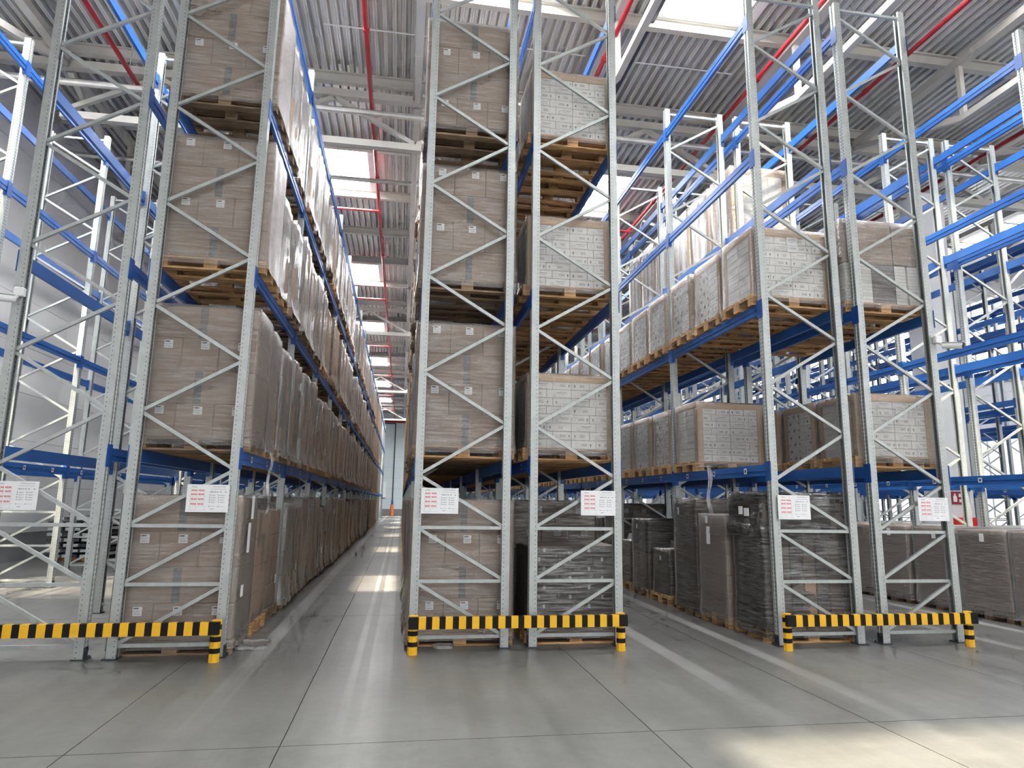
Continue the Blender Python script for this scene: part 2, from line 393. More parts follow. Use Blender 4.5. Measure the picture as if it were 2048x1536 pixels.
# skylight units
for n, (xa, xb, ya, yb) in enumerate(HOLES):
    wn = empty('window_%d' % (n+1), ((xa+xb)/2, (ya+yb)/2, ZC)); struct(wn)
    hx, hy = (xb-xa)/2, (yb-ya)/2
    c = MB(); e = 0.16
    c.box(-hx-e, -hx+0.0, -hy-e, hy+e, -0.02, 0.52); c.box(hx, hx+e, -hy-e, hy+e, -0.02, 0.52)
    c.box(-hx, hx, -hy-e, -hy, -0.02, 0.52); c.box(-hx, hx, hy, hy+e, -0.02, 0.52)
    c.build('curb', 'white_paint', wn)
    if ya < 34:
        b_ = MB()
        for k in (-1, 0, 1): b_.box(-hx, hx, k*hy*0.5-0.02, k*hy*0.5+0.02, 0.47, 0.51)
        b_.box(-0.02, 0.02, -hy, hy, 0.47, 0.51)
        b_.build('glazing_bar', 'white_paint', wn)
    MB().quad((-hx-e, -hy-e, 0.53), (-hx-e, hy+e, 0.53), (hx+e, hy+e, 0.53), (hx+e, -hy-e, 0.53)).build('pane', 'pane', wn)

# purlins
PURL = [3.6+2.95*k for k in range(-9, 22)]
for k, y in enumerate(PURL):
    p = MB().box(X0, X1, y-0.07, y+0.07, ZC-0.035, ZC)
    p.box(X0, X1, y-0.012, y+0.012, ZC-0.24, ZC-0.035); p.box(X0, X1, y-0.07, y+0.07, ZC-0.26, ZC-0.24)
    o = p.build('roof_purlin', 'roof_steel')
    tag(o, 'cream steel roof purlin crossing the hall, %s of the purlins counted from behind the camera' % ORD[k] if k < 25 else 'cream steel roof purlin at the far end of the hall, %s from the last' % ORD[31-k-1], 'purlin', 'roof purlins')
# girders across (x) and trusses along (y)
GY = [-11.1, 6.75, 24.6, 42.4, 60.2]
TX = [-7.75, -4.0, -0.25, 3.5, 7.25, 11.0, 14.75, 18.5, 22.25]
ZT, ZB = 10.80, 9.62
for k, y in enumerate(GY):
    g = tag(empty('roof_girder', ((X0+X1)/2, y, ZB)), 'cream lattice girder spanning the hall, %s from the camera end' % ORD[k], 'girder', 'roof girders')
    xs = TX
    ox = (X0+X1)/2
    MB().box(X0-ox, X1-ox, -0.09, 0.09, ZT-ZB-0.09, ZT-ZB+0.09).build('top_chord', 'roof_steel', g)
    MB().box(xs[0]-ox, xs[-1]-ox, -0.08, 0.08, -0.08, 0.08).build('bottom_chord', 'roof_steel', g)
    for a, b in zip(xs, xs[1:]):
        m_ = (a+b)/2
        for q0, q1 in (((a-ox, 0, 0.08), (m_-ox, 0, ZT-ZB-0.09)), ((m_-ox, 0, ZT-ZB-0.09), (b-ox, 0, 0.08))):
            MB().bar(q0, q1, 0.10, 0.10).build('web_member', 'roof_steel', g)
for k in range(len(GY)-1):
    ya, yb = GY[k]+0.12, GY[k+1]-0.12
    for t, x in enumerate(TX):
        tr = tag(empty('roof_truss', (x, ya, ZB)), 'cream roof truss, %s from the left wall, %s span from the camera end' % (ORD[t], ORD[k]), 'truss', 'lengthwise roof trusses')
        L = yb-ya
        MB().box(-0.09, 0.09, 0, L, ZT-ZB-0.02, ZT-ZB+0.14).build('top_chord', 'roof_steel', tr)
        bpts = [(0, ZT-ZB-0.06), (3.3, 0), (L-3.3, 0), (L, ZT-ZB-0.06)]
        bc = MB()
        for (y0, z0), (y1, z1) in zip(bpts, bpts[1:]): bc.bar((0, y0, z0), (0, y1, z1), 0.13, 0.12, (1, 0, 0))
        bc.build('bottom_chord', 'roof_steel', tr)
        for yy in (3.3, L-3.3): MB().box(-0.05, 0.05, yy-0.05, yy+0.05, 0.06, ZT-ZB-0.02).build('vertical', 'roof_steel', tr)
        if k == 1 and t > 0:
            nodes = [3.3+(L-6.6)*i/3 for i in range(4)]
            for a, b in zip(nodes, nodes[1:]):
                MB().bar((0, a, 0.06), (0, (a+b)/2, ZT-ZB-0.02), 0.07, 0.07, (1, 0, 0)).build('web_member', 'roof_steel', tr)
                MB().bar((0, (a+b)/2, ZT-ZB-0.02), (0, b, 0.06), 0.07, 0.07, (1, 0, 0)).build('web_member', 'roof_steel', tr)
# sprinkler mains
for t, (x, nm) in enumerate(((-6.28, 'above the left wall racks'), (-1.27, 'above the central aisle'), (3.45, 'above the right aisle'), (6.80, 'above the right double row'), (9.3, 'above the far right rows'), (14.0, 'beyond the far right rows'), (18.7, 'nearest the right wall'))):
    s = tag(empty('sprinkler_pipe', (x, 0, 10.45)), 'red sprinkler pipe running lengthwise %s' % nm, 'pipe', 'red sprinkler pipes')
    MB().tube((0, Y0+0.5, 0), (0, 66, 0), 0.048, 10).build('pipe', 'red', s)
    for j in range(14):
        y = -8+6*j
        MB().tube((0, y-0.05, 0), (0, y+0.05, 0), 0.064, 10).build('coupling', 'red', s)
    for j in range(10):
        y = 6.2+2.95*j*2
        MB().bar((0, y, 0.05), (0, y, 0.75), 0.012, 0.012, (1, 0, 0)).build('hanger', 'pipe', s)
for j in range(3, 9):
    y = SKY[j][0]+1.95
    tag(MB().tube((-3.6, y, 10.32), (-1.27, y, 10.32), 0.04, 8).build('sprinkler_branch', 'red'), 'short red branch pipe under the %s skylight of the central aisle' % ORD[j-3], 'pipe', 'sprinkler branch pipes')
    y2 = y
    tag(MB().tube((4.2, y2, 10.32), (6.80, y2, 10.32), 0.04, 8).build('sprinkler_branch', 'red'), 'short red branch pipe under the %s skylight of the right rows' % ORD[j-3], 'pipe', 'sprinkler branch pipes')
for n_, (y, z, r, x_a, x_b, what) in enumerate(((6.25, 10.1, 0.075, X0, X1, 'thick galvanised pipe crossing the hall below the first girder'), (9.6, 10.15, 0.06, -9, 3.2, 'galvanised pipe pair crossing below the first aisle skylight'), (7.35, 9.95, 0.06, 2.85, X1, 'galvanised pipe with red end cap right of the middle row'))):
    p = tag(empty('galvanised_pipe', (0, y, z)), what, 'pipe')
    MB().tube((x_a, 0, 0), (x_b, 0, 0), r, 12).build('pipe', 'pipe', p)
    if n_ == 2: MB().tube((x_a-0.07, 0, 0), (x_a, 0, 0), r*1.15, 12).build('end_cap', 'red', p)
    for j in range(6):
        xx = x_a+0.6+j*2.95
        if xx < x_b: MB().bar((xx, 0, r), (xx, 0, ZC-z-0.2), 0.01, 0.01, (1, 0, 0)).build('hanger', 'pipe', p)
for (y, xa, xb, what) in ((4.9, -2.2, 3.3, 'thin white conduit under the deck above the central aisle'), (4.9, 4.4, 6.7, 'thin white conduit under the deck left of the right mains')):
    tag(MB().tube((xa, y, ZC-0.05), (xb, y, ZC-0.05), 0.016, 6).build('conduit', 'white_paint'), what, 'conduit')
for (x, what) in ((4.30, 'perforated grey cable tray under the roof above the right aisle'),):
    tag(MB().box(x-0.06, x+0.06, -10, 60, ZC-0.12, ZC-0.06).build('cable_tray', 'foot'), what, 'cable tray')
# columns under the girders
for t, (x, y, what) in enumerate(((12.85, 6.75, 'tall white concrete column behind the far right rows'),)):
    c = tag(empty('column', (x, y, 0)), what, 'column')
    MB().cbox(-0.42, 0.42, -0.32, 0.32, 0, ZB, 0.04).build('shaft', 'white_paint', c)
    MB().cbox(-0.46, 0.46, -0.36, 0.36, 0, 0.25, 0.03).build('base', 'plinth', c)
fs = tag(empty('fire_sign', (12.78, 6.42, 1.70)), 'dark red fire equipment sign on the white column', 'sign')
MB().box(-0.16, 0.16, -0.012, 0, 0, 0.30).build('panel', 'maroon', fs)
pm = MB(); pm.box(-0.12, -0.02, -0.016, -0.012, 0.06, 0.2); pm.box(-0.09, -0.05, -0.016, -0.012, 0.2, 0.25); pm.box(0.03, 0.12, -0.016, -0.012, 0.17, 0.25); pm.box(0.03, 0.12, -0.016, -0.012, 0.05, 0.12)
pm.build('pictogram', 'label', fs)
fc = tag(empty('fire_cabinet', (12.85, 6.42, 0.62)), 'bright red fire cabinet on the white column behind wrapped pallets', 'cabinet')
MB().cbox(-0.27, 0.27, -0.16, 0, 0, 0.78, 0.015).build('body', 'red_sign', fc)
MB().cbox(-0.24, 0.24, -0.175, -0.16, 0.03, 0.75, 0.004).build('door', 'red_sign', fc)
MB().box(0.19, 0.21, -0.19, -0.175, 0.34, 0.46).build('handle', 'dark', fc)
# far wall fittings
o = tag(empty('wall_conduit', (-1.15, Y1-0.05, 0)), 'black cable conduit running down the far wall at the aisle end', 'conduit')
MB().tube((0, 0, 1.6), (0, 0, 10.1), 0.06, 8).build('riser', 'dark', o); MB().tube((-3.0, 0, 10.1), (0, 0, 10.1), 0.06, 8).build('header', 'dark', o)
o = tag(empty('bollard', (-1.15, Y1-1.0, 0)), 'small orange bollard at the far end of the central aisle', 'bollard')
MB().tube((0, 0, 0), (0, 0, 1.15), 0.20, 12).build('post', 'orange', o); MB().tube((0, 0, 1.15), (0, 0, 1.6), 0.12, 12).build('cap', 'blue', o)
tag(MB().cbox(-2.9, -1.9, Y1-0.28, Y1-0.03, 1.9, 3.6, 0.02).build('wall_cabinet', 'label'), 'pale switch cabinet on the far wall left of the cable', 'cabinet')
tag(MB().box(X0, X1, Y1-0.25, Y1-0.05, 10.2, 10.45).build('wall_rail', 'red'), 'red steel rail along the top of the far wall', 'rail')

# ------------------------------------------------------------------ pallet racks
P = 2.88
LV = [2.10, 4.14, 6.20, 8.20]
HF = 8.62
ROWS = {  # cx, y0, style, frames, detailed frames
    'A': (-6.78, -0.165, 1, 15, 5), 'B': (-3.815, -0.165, 0, 21, 3), 'C': (-2.506, -0.165, 1, 21, 6),
    'D': (0.46, 0.0, 0, 21, 2), 'E': (1.792, 0.0, 1, 21, 4), 'F': (4.711, -0.19, 0, 21, 6), 'G': (6.048, -0.19, 1, 21, 5),
    'H': (9.05, -0.19, 0, 17, 5), 'I': (10.40, -0.19, 1, 17, 5), 'J': (14.4, -0.19, 0, 15, 3), 'K': (15.75, -0.19, 1, 15, 2),
    'L': (18.7, -0.19, 0, 13, 0), 'N': (20.0, -0.19, 1, 13, 0)}
RNAME = {'A': 'left wall row', 'B': 'empty row behind left barrier', 'C': 'loaded row left of aisle',
         'D': 'middle double row, left half', 'E': 'middle double row, right half',
         'F': 'right double row, left half', 'G': 'right double row, right half',
         'H': 'far right row, near half', 'I': 'far right row, far half',
         'J': 'first row beyond white column', 'K': 'second row beyond white column', 'L': 'third row beyond white column',
         'N': 'fourth row beyond white column', 'O': 'fifth row beyond white column'}
# upright: open channel, slotted web outside, lips inside; local x: web at +0.045, lips at -0.045
t_ = 0.004
prof = [(0.045, 0.0), (0.045, 0.036), (0.034, 0.042), (0.034, 0.058), (0.045, 0.064), (0.045, 0.10), (-0.045, 0.10), (-0.045, 0.075),
        (-0.041, 0.075), (-0.041, 0.096), (0.041, 0.096), (0.041, 0.067), (0.030, 0.061), (0.030, 0.039), (0.041, 0.033), (0.041, 0.004), (-0.041, 0.004), (-0.041, 0.025), (-0.045, 0.025), (-0.045, 0.0)]
# front flange gets a step like the rolled profile
post_mb_r = MB().prism(prof[::1], 0.012, HF)
post_mb_l = MB().prism([(-x, y) for x, y in prof][::-1], 0.012, HF)
PR, PL = post_mb_r.mesh('post', ['post_r']), post_mb_l.mesh('post', ['post_l'])
foot_r = MB().box(-0.06, 0.075, -0.02, 0.13, 0, 0.012); foot_r.box(0.046, 0.052, 0.005, 0.095, 0.012, 0.12); foot_r.tube((0.052, 0.03, 0.09), (0.062, 0.03, 0.09), 0.011, 6); foot_r.tube((0.052, 0.07, 0.09), (0.062, 0.07, 0.09), 0.011, 6); foot_r.tube((0.063, 0.11, 0.012), (0.063, 0.11, 0.03), 0.011, 6)
foot_l = MB(); foot_l.v = [(-x, y, z) for x, y, z in foot_r.v]; foot_l.f = [q[::-1] for q in foot_r.f]; foot_l.m = foot_r.m
FR, FL = foot_r.mesh('foot_plate', ['foot']), foot_l.mesh('foot_plate', ['foot'])
def brace_segments(style):
    xi = 0.462
    zl = [1.90+1.187*k for k in range(6)]; zr = [2.497+1.187*k for k in range(6)]
    s = [((-xi, z), (xi, z)) for z in (0.125, 0.718, 1.305)]
    s += [((-xi, 0.690), (xi, 0.15)), ((-xi, 1.28), (xi, 0.745)), ((-xi, 1.87), (xi, 1.33))]
    for a, b in zip(zl, zr): s.append(((-xi, a+0.02), (xi, b-0.02)))
    for a, b in zip(zr, zl[1:]): s.append(((xi, a+0.02), (-xi, b-0.02)))
    s.append(((-xi, 8.54), (xi, 8.54)))
    if style: s = [((-a, z), (-b, u)) for (a, z), (b, u) in s]
    return s
BR = {}
for st in (0, 1):
    BR[st] = []
    for n, ((xa, za), (xb, zb)) in enumerate(brace_segments(st)):
        # c-shaped strut with bolt heads at both ends
        b_ = MB().bar((xa, 0.05, za), (xb, 0.05, zb), 0.036, 0.034, (0, 1, 0))
        BR[st].append(b_.mesh('brace', ['galv']))
FARF = {}
for st in (0, 1):
    m_ = MB().add(post_mb_r, (0.505, 0, 0)).add(post_mb_l, (-0.505, 0, 0))
    for (xa, za), (xb, zb) in brace_segments(st): m_.bar((xa, 0.05, za), (xb, 0.05, zb), 0.032, 0.03, (0, 1, 0))
    m_.add(foot_r, (0.505, 0, 0)).add(foot_l, (-0.505, 0, 0))
    FARF[st] = m_.mesh('upright_frame', ['galv'])
def in_view(pts, mg=60):
    for p in pts:
        q = project(p)
        if q and -mg < q[0] < 2048+mg and -mg < q[1] < 1536+mg: return True
    return False
for r, (cx, y0, st, nf, nd) in ROWS.items():
    for k in range(nf):
        y = y0+k*P
        lab = 'grey upright frame, %s from the front, %s' % (ORD[k], RNAME[r])
        if k < nd:
            e = tag(empty('upright_frame', (cx, y, 0)), lab, 'rack frame', 'rack upright frames')
            put('post', PR, e, (0.505, 0, 0)); put('post', PL, e, (-0.505, 0, 0))
            put('foot_plate', FR, e, (0.505, 0, 0)); put('foot_plate', FL, e, (-0.505, 0, 0))
            for me in BR[st]: put('brace', me, e)
        else:
            tag(put('upright_frame', FARF[st], None, (cx, y, 0)), lab, 'rack frame', 'rack upright frames')

# beams: box section with a lower step, hooked end plates
BL = P-0.10
def beam_mb(sx):
    b_ = MB()
    # outer face at sx*0.555
    o, i_ = sx*0.552, sx*0.502
    lo, hi = min(o, i_), max(o, i_)
    b_.box(lo, hi, 0.0, BL, -0.075, 0.0)
    lo2, hi2 = (lo, hi-0.008) if sx > 0 else (lo+0.008, hi)
    b_.box(lo2, hi2, 0.0, BL, -0.135, -0.075)
    return b_
def plate_mb(sx, yy):
    b_ = MB()
    lo, hi = sorted((sx*0.5505, sx*0.557)); b_.box(lo, hi, yy-0.062, yy+0.062, -0.20, 0.035)
    lo, hi = sorted((sx*0.50, sx*0.557)); s_ = 1 if yy < 1 else -1
    ya, yb = sorted((yy+s_*0.055, yy+s_*0.062)); b_.box(lo, hi, ya, yb, -0.20, 0.035)
    return b_
BEAM = {s: beam_mb(s).mesh('beam', ['blue']) for s in (-1, 1)}
PLATE = {(s, e_): plate_mb(s, -0.05 if e_ == 0 else BL+0.05).mesh('end_plate', ['blue_dark']) for s in (-1, 1) for e_ in (0, 1)}
stk = MB(); stk.box(0, 0.001, -0.035, 0.035, -0.1, -0.03, 0); stk.box(0.001, 0.0014, -0.02, 0.02, -0.085, -0.045, 1)
stkm = MB(); stkm.v = [(-x, y, z) for x, y, z in stk.v]; stkm.f = [q[::-1] for q in stk.f]; stkm.m = stk.m
STK = {1: stk.mesh('location_sticker', ['label', 'ink']), -1: stkm.mesh('location_sticker', ['label', 'ink'])}
FARB = {s: MB().add(beam_mb(s)).add(plate_mb(s, -0.05)).add(plate_mb(s, BL+0.05)) for s in (-1, 1)}
FARBM = {s: FARB[s].mesh('pallet_beam', ['blue']) for s in (-1, 1)}
beams = []
LOADED = {'C': 15, 'D': 15, 'E': 12, 'F': 12}
for r, (cx, y0, st, nf, nd) in ROWS.items():
    for k in range(nf-1):
        for l, z in enumerate(LV):
            for s in (-1, 1):
                y = y0+k*P+0.10
                a = project((cx+s*0.55, max(y, -5), z-0.06)); b = project((cx+s*0.55, y+BL, z-0.06))
                size = 0
                if a and b and in_view([(cx+s*0.55, y+BL*t/4, z) for t in range(5)], 0):
                    size = F_PX/((a[2]+b[2])/2)**2*(abs(a[0]-b[0])+abs(a[1]-b[1])+10)
                beams.append((size, r, k, l, s, (cx, y, z)))
beams.sort(key=lambda t: -t[0])
LNAME = ['first', 'second', 'third', 'top']
rest = MB()
for n, (size, r, k, l, s, loc) in enumerate(beams):
    if n < 300 and size > 0:
        lab = 'blue beam, %s level, %s bay, %s side, %s' % (LNAME[l], ORD[k], 'right' if s > 0 else 'left', RNAME[r])
        if k < 3:
            e = tag(empty('pallet_beam', loc), lab, 'rack beam', 'blue rack beams')
            put('beam', BEAM[s], e); put('end_plate', PLATE[(s, 0)], e); put('end_plate', PLATE[(s, 1)], e)
            if l == 0:
                for yy in (0.5, 1.4, 2.3): put('location_sticker', STK[s], e, (s*0.5525, yy, 0.0))
        else:
            tag(put('pallet_beam', FARBM[s], None, loc), lab, 'rack beam', 'blue rack beams')
    else: rest.add(FARB[s], loc)
o = rest.build('distant_rack_beam', 'blue'); o['kind'] = 'stuff'; tag(o, 'remaining blue rack beams deep in the rack rows', 'rack beam')

# ------------------------------------------------------------------ pallet loads
def pallet_parts(wm):
    # 1.2 along x, 0.8 along y, origin at centre of the base
    d = []
    for y, wd in ((-0.3275, 0.145), (-0.1675, 0.10), (0, 0.145), (0.1675, 0.10), (0.3275, 0.145)):
        d.append(('deck_board', MB().box(-0.6, 0.6, y-wd/2, y+wd/2, 0.122, 0.144)))
    for x in (-0.5275, 0, 0.5275):
        for y, wd in ((-0.35, 0.10), (0, 0.145), (0.35, 0.10)):
            d.append(('block', MB().box(x-0.0725, x+0.0725, y-wd/2, y+wd/2, 0.022, 0.10)))
    for y, wd in ((-0.35, 0.10), (0, 0.145), (0.35, 0.10)):
        d.append(('bottom_board', MB().box(-0.6, 0.6, y-wd/2, y+wd/2, 0, 0.022)))
    s = MB()
    for x in (-0.5275, 0, 0.5275): s.box(x-0.0725, x+0.0725, -0.4, 0.4, 0.10, 0.122)
    return s, d
PAL = {}
for wm in ('wood', 'wood_shaded'):
    s, d = pallet_parts(wm)
    full = MB().add(s)
    for _, q in d: full.add(q)
    PAL[wm] = (s.mesh('pallet', [wm]), [(nm, q.mesh(nm, [wm])) for nm, q in d], full.mesh('pallet', [wm]))
def add_pallet(par, wm, detail):
    s, d, full = PAL[wm]
    if not detail: return put('pallet', full, par)
    p = put('pallet', s, par)
    for nm, me in d: put(nm, me, p)
    return p
def shell(wx, wy, h, seed, z0=0.06, flare=0.02, amp=0.010, nx=12, ny=9, nz=12, top=True, slump=0.0):
    # film: subdivided open-bottom box wrinkled by noise
    b_ = MB(); idx = {}
    def disp(x, y, z, nxv, nyv):
        q = noise.noise(Vector((x*5+seed, y*5, z*1.1)))*amp + noise.noise(Vector((x*2, y*2+seed, z*7)))*amp*0.5
        fl_ = flare*max(0, 1-(z-z0)/0.22)
        return (x+nxv*(q+fl_), y+nyv*(q+fl_), z)
    per = []
    for i in range(nx): per.append((-wx/2+wx*i/nx, -wy/2, 0, -1))
    for i in range(ny): per.append((wx/2, -wy/2+wy*i/ny, 1, 0))
    for i in range(nx): per.append((wx/2-wx*i/nx, wy/2, 0, 1))
    for i in range(ny): per.append((-wx/2, wy/2-wy*i/ny, -1, 0))
    n = len(per)
    for j in range(nz+1):
        z = z0+(h-z0)*j/nz
        for (x, y, a, c) in per:
            zz = z
            if j == nz and slump: zz = z - slump*(0.5+0.5*noise.noise(Vector((x*2.5+seed, y*2.5, 3.0))))
            b_.v.append(disp(x, y, zz, a, c))
    for j in range(nz):
        for i in range(n):
            b_.f.append((j*n+i, j*n+(i+1) % n, (j+1)*n+(i+1) % n, (j+1)*n+i)); b_.m.append(0)
    if top: b_.f.append(tuple(nz*n+i for i in range(n))); b_.m.append(0)
    return b_
def shells(wx, wy, h, mats, nv=3, **kw):
    out = []
    for v in range(nv):
        me = shell(wx, wy, h, 11.3*v+wx*7, **kw).mesh('stretch_wrap', mats)
        me.polygons.foreach_set('use_smooth', [True]*len(me.polygons)); out.append(me)
    return out
# --- brown carton load
BH = 0.366
def label_mesh():
    b_ = MB(); b_.box(-0.045, 0.045, -0.002, 0, -0.045, 0.045, 0)
    b_.box(-0.037, 0.012, -0.0026, -0.002, 0.022, 0.036, 1)
    b_.box(-0.037, 0.037, -0.0026, -0.002, 0.002, 0.006, 2); b_.box(-0.037, 0.02, -0.0026, -0.002, -0.012, -0.008, 2); b_.box(-0.037, 0.03, -0.0026, -0.002, -0.03, -0.024, 2)
    return b_
LAB = label_mesh().mesh('label', ['label', 'ink', 'ink_soft'])
LABS = MB().box(-0.002, 0.0, -0.04, 0.04, -0.06, 0.06).mesh('label', ['label'])
def carton_flap(wd, dp, ht):
    return MB().cbox(-wd/2+0.002, wd/2-0.002, -dp/2, dp/2, 0.001, ht-0.001, 0.006)
C3 = carton_flap(0.395, 0.79, BH).mesh('carton', ['card'])
C2 = carton_flap(0.5925, 0.79, BH).mesh('carton', ['card'])
TAPE = MB().box(-0.042, 0.042, -0.002, 0, 0.004, BH-0.004).mesh('tape_strip', ['tape'])
def brown_joined(first):
    b_ = MB()
    for rrow in range(4):
        z = 0.146+rrow*BH
        if (rrow+first) % 2 == 0:
            for i in (-1, 0, 1): b_.add(MB().cbox(i*0.395-0.1955, i*0.395+0.1955, -0.395, 0.395, 0.001, BH-0.001, 0.006), (0, 0, z))
        else:
            for i in (-1, 1): b_.add(MB().cbox(i*0.296-0.294, i*0.296+0.294, -0.395, 0.395, 0.001, BH-0.001, 0.006), (0, 0, z))
            b_.box(-0.042, 0.042, -0.3975, -0.3955, z, z+BH, 1)
    return b_
BROWN = [brown_joined(0).mesh('cartons', ['card', 'tape']), brown_joined(1).mesh('cartons', ['card', 'tape'])]
FILM_B = shells(1.205, 0.815, 1.63, ['film'])
FILM_BT = shells(1.23, 0.83, 1.64, ['film_thick'], nv=4, flare=0.06, amp=0.03)
# side films: the aisle facing flank of a load carries thicker folded film
# --- white carton load
WH = 0.103
def white_variant(v, wd):
    b_ = MB().cbox(-wd/2+0.002, wd/2-0.002, -0.19, 0.19, 0.0015, WH-0.0015, 0.005)
    y0, y1 = -0.1908, -0.1902
    def goblet(x):
        b_.box(x-0.009, x+0.009, y0, y1, 0.044, 0.062, 1); b_.box(x-0.003, x+0.003, y0, y1, 0.032, 0.044, 1); b_.box(x-0.010, x+0.010, y0, y1, 0.026, 0.031, 2)
    def frame(xa, xb, za, zb, t=0.0022):
        for q in ((xa, xb, za, za+t), (xa, xb, zb-t, zb), (xa, xa+t, za, zb), (xb-t, xb, za, zb)): b_.box(q[0], q[1], y0, y1, q[2], q[3], 2)
    if v == 0:
        for z in (0.034, 0.046, 0.058): b_.box(-0.01, 0.055, y0, y1, z, z+0.006, 2)
        goblet(-wd/2+0.045)
    elif v == 1:
        frame(-0.095, -0.070, 0.02, 0.055); frame(-0.066, -0.041, 0.02, 0.055)
        b_.box(-0.012, 0.075, y0, y1, 0.060, 0.069, 2); b_.box(-0.026, -0.018, y0, y1, 0.062, 0.074, 1); b_.box(0.082, 0.09, y0, y1, 0.062, 0.074, 1)
        b_.box(-0.01, 0.08, y0, y1, 0.040, 0.045, 2); b_.box(-0.09, 0.09, y0, y1, 0.010, 0.014, 2)
    else:
        frame(-0.10, -0.062, 0.024, 0.076)
        for z in (0.036, 0.047, 0.058): b_.box(-0.03, 0.045, y0, y1, z, z+0.006, 2)
        goblet(0.088)
    return b_
WV = {}
for wd in (0.23, 0.31):
    for v in range(3): WV[(wd, v)] = white_variant(v, wd).mesh('white_carton', ['white_card', 'ink', 'ink_soft'])
WROW = [[0.23, 0.31, 0.31, 0.23], [0.31, 0.23, 0.23, 0.31]]
NWL = 8
def white_layout(nl):
    for l in range(nl):
        x = -0.54
        for i, wd in enumerate(WROW[l % 2]):
            yield l, i, x+wd/2, wd, 0.146+l*WH
            x += wd
def white_joined(nl):
    b_ = MB()
    for l, i, x, wd, z in white_layout(nl):
        b_.add(white_variant((l+i) % 3, wd), (x, -0.195, z))
        b_.box(x-wd/2+0.0015, x+wd/2-0.0015, 0.005, 0.385, z+0.001, z+WH-0.001)
    # side prints
    for l in range(nl):
        z = 0.146+l*WH
        for sgn in (-1, 1):
            for yy in (-0.26+0.05*(l % 2), 0.02, 0.27-0.04*(l % 2)):
                b_.box(*sorted((sgn*0.5385, sgn*0.5412)), yy-0.012, yy+0.012, z+0.034, z+0.064, 1 if (l+int(yy*10)) % 3 == 0 else 2)
            b_.box(*sorted((sgn*0.5385, sgn*0.5412)), -0.14 if l % 2 else 0.12, -0.136 if l % 2 else 0.124, z+0.002, z+WH-0.002, 2)
            b_.box(*sorted((sgn*0.5405, sgn*0.5412)), -0.30, -0.2, z+0.045, z+0.05, 2)
            b_.box(*sorted((sgn*0.5405, sgn*0.5412)), 0.1+0.1*(l % 2), 0.16+0.1*(l % 2), z+0.03, z+0.07, 2)
    return b_
WJ = {nl: white_joined(nl).mesh('white_cartons', ['white_card', 'ink', 'ink_soft']) for nl in (7, 8)}
def edge_boards(nl):
    h = 0.146+nl*WH; b_ = MB(); t = 0.006
    for sx in (-1, 1):
        for sy in (-1, 1):
            b_.box(*sorted((sx*0.542, sx*0.55)), *sorted((sy*0.30, sy*0.397)), 0.146, h)
            b_.box(*sorted((sx*0.45, sx*0.55)), *sorted((sy*0.388, sy*0.397)), 0.146, h)
    b_.box(-0.552, 0.552, -0.400, -0.391, h-0.01, h+0.085); b_.box(-0.552, 0.552, 0.391, 0.400, h-0.01, h+0.085)
    b_.box(-0.554, -0.545, -0.40, 0.40, h-0.01, h+0.085); b_.box(0.545, 0.554, -0.40, 0.40, h-0.01, h+0.085)
    b_.box(-0.552, 0.552, -0.40, 0.40, h+0.078, h+0.086)
    return b_
EB = {nl: edge_boards(nl).mesh('edge_boards', ['card_light']) for nl in (7, 8)}
FILM_W = {nl: shells(1.135, 0.825, 0.146+nl*WH+0.095, ['film'], nv=2) for nl in (7, 8)}
DOC = MB()
DOC.box(-0.075, 0.075, -0.002, 0, -0.1, 0.1, 0)
for q in (0.07, 0.05, 0.03, -0.02, -0.045, -0.06): DOC.box(-0.06, 0.05 if q != 0.03 else 0.02, -0.0026, -0.002, q, q+0.006, 1)
DOCM = DOC.mesh('document', ['label', 'ink_soft'])
SLOT = (P-0.10)/3
def spot(r, k, s):
    cx, y0 = ROWS[r][0], ROWS[r][1]
    return cx, y0+k*P+0.10+SLOT*(s+0.5)
SLN = ['front', 'middle', 'rear']
LEVN = ['on the floor', 'on first shelf', 'on second shelf', 'on third shelf']
def load_label(kind, r, k, l, s):
    short = {'C': 'row left of aisle', 'D': 'middle row left half', 'E': 'middle row right half', 'F': 'right row left half', 'G': 'right row right half', 'H': 'far right row'}[r]
    return '%s %s, %s bay, %s slot, %s' % (kind, LEVN[l], ORD[k], SLN[s], short)
def zlev(l): return 0.0 if l == 0 else LV[l-1]
cnt = [0]
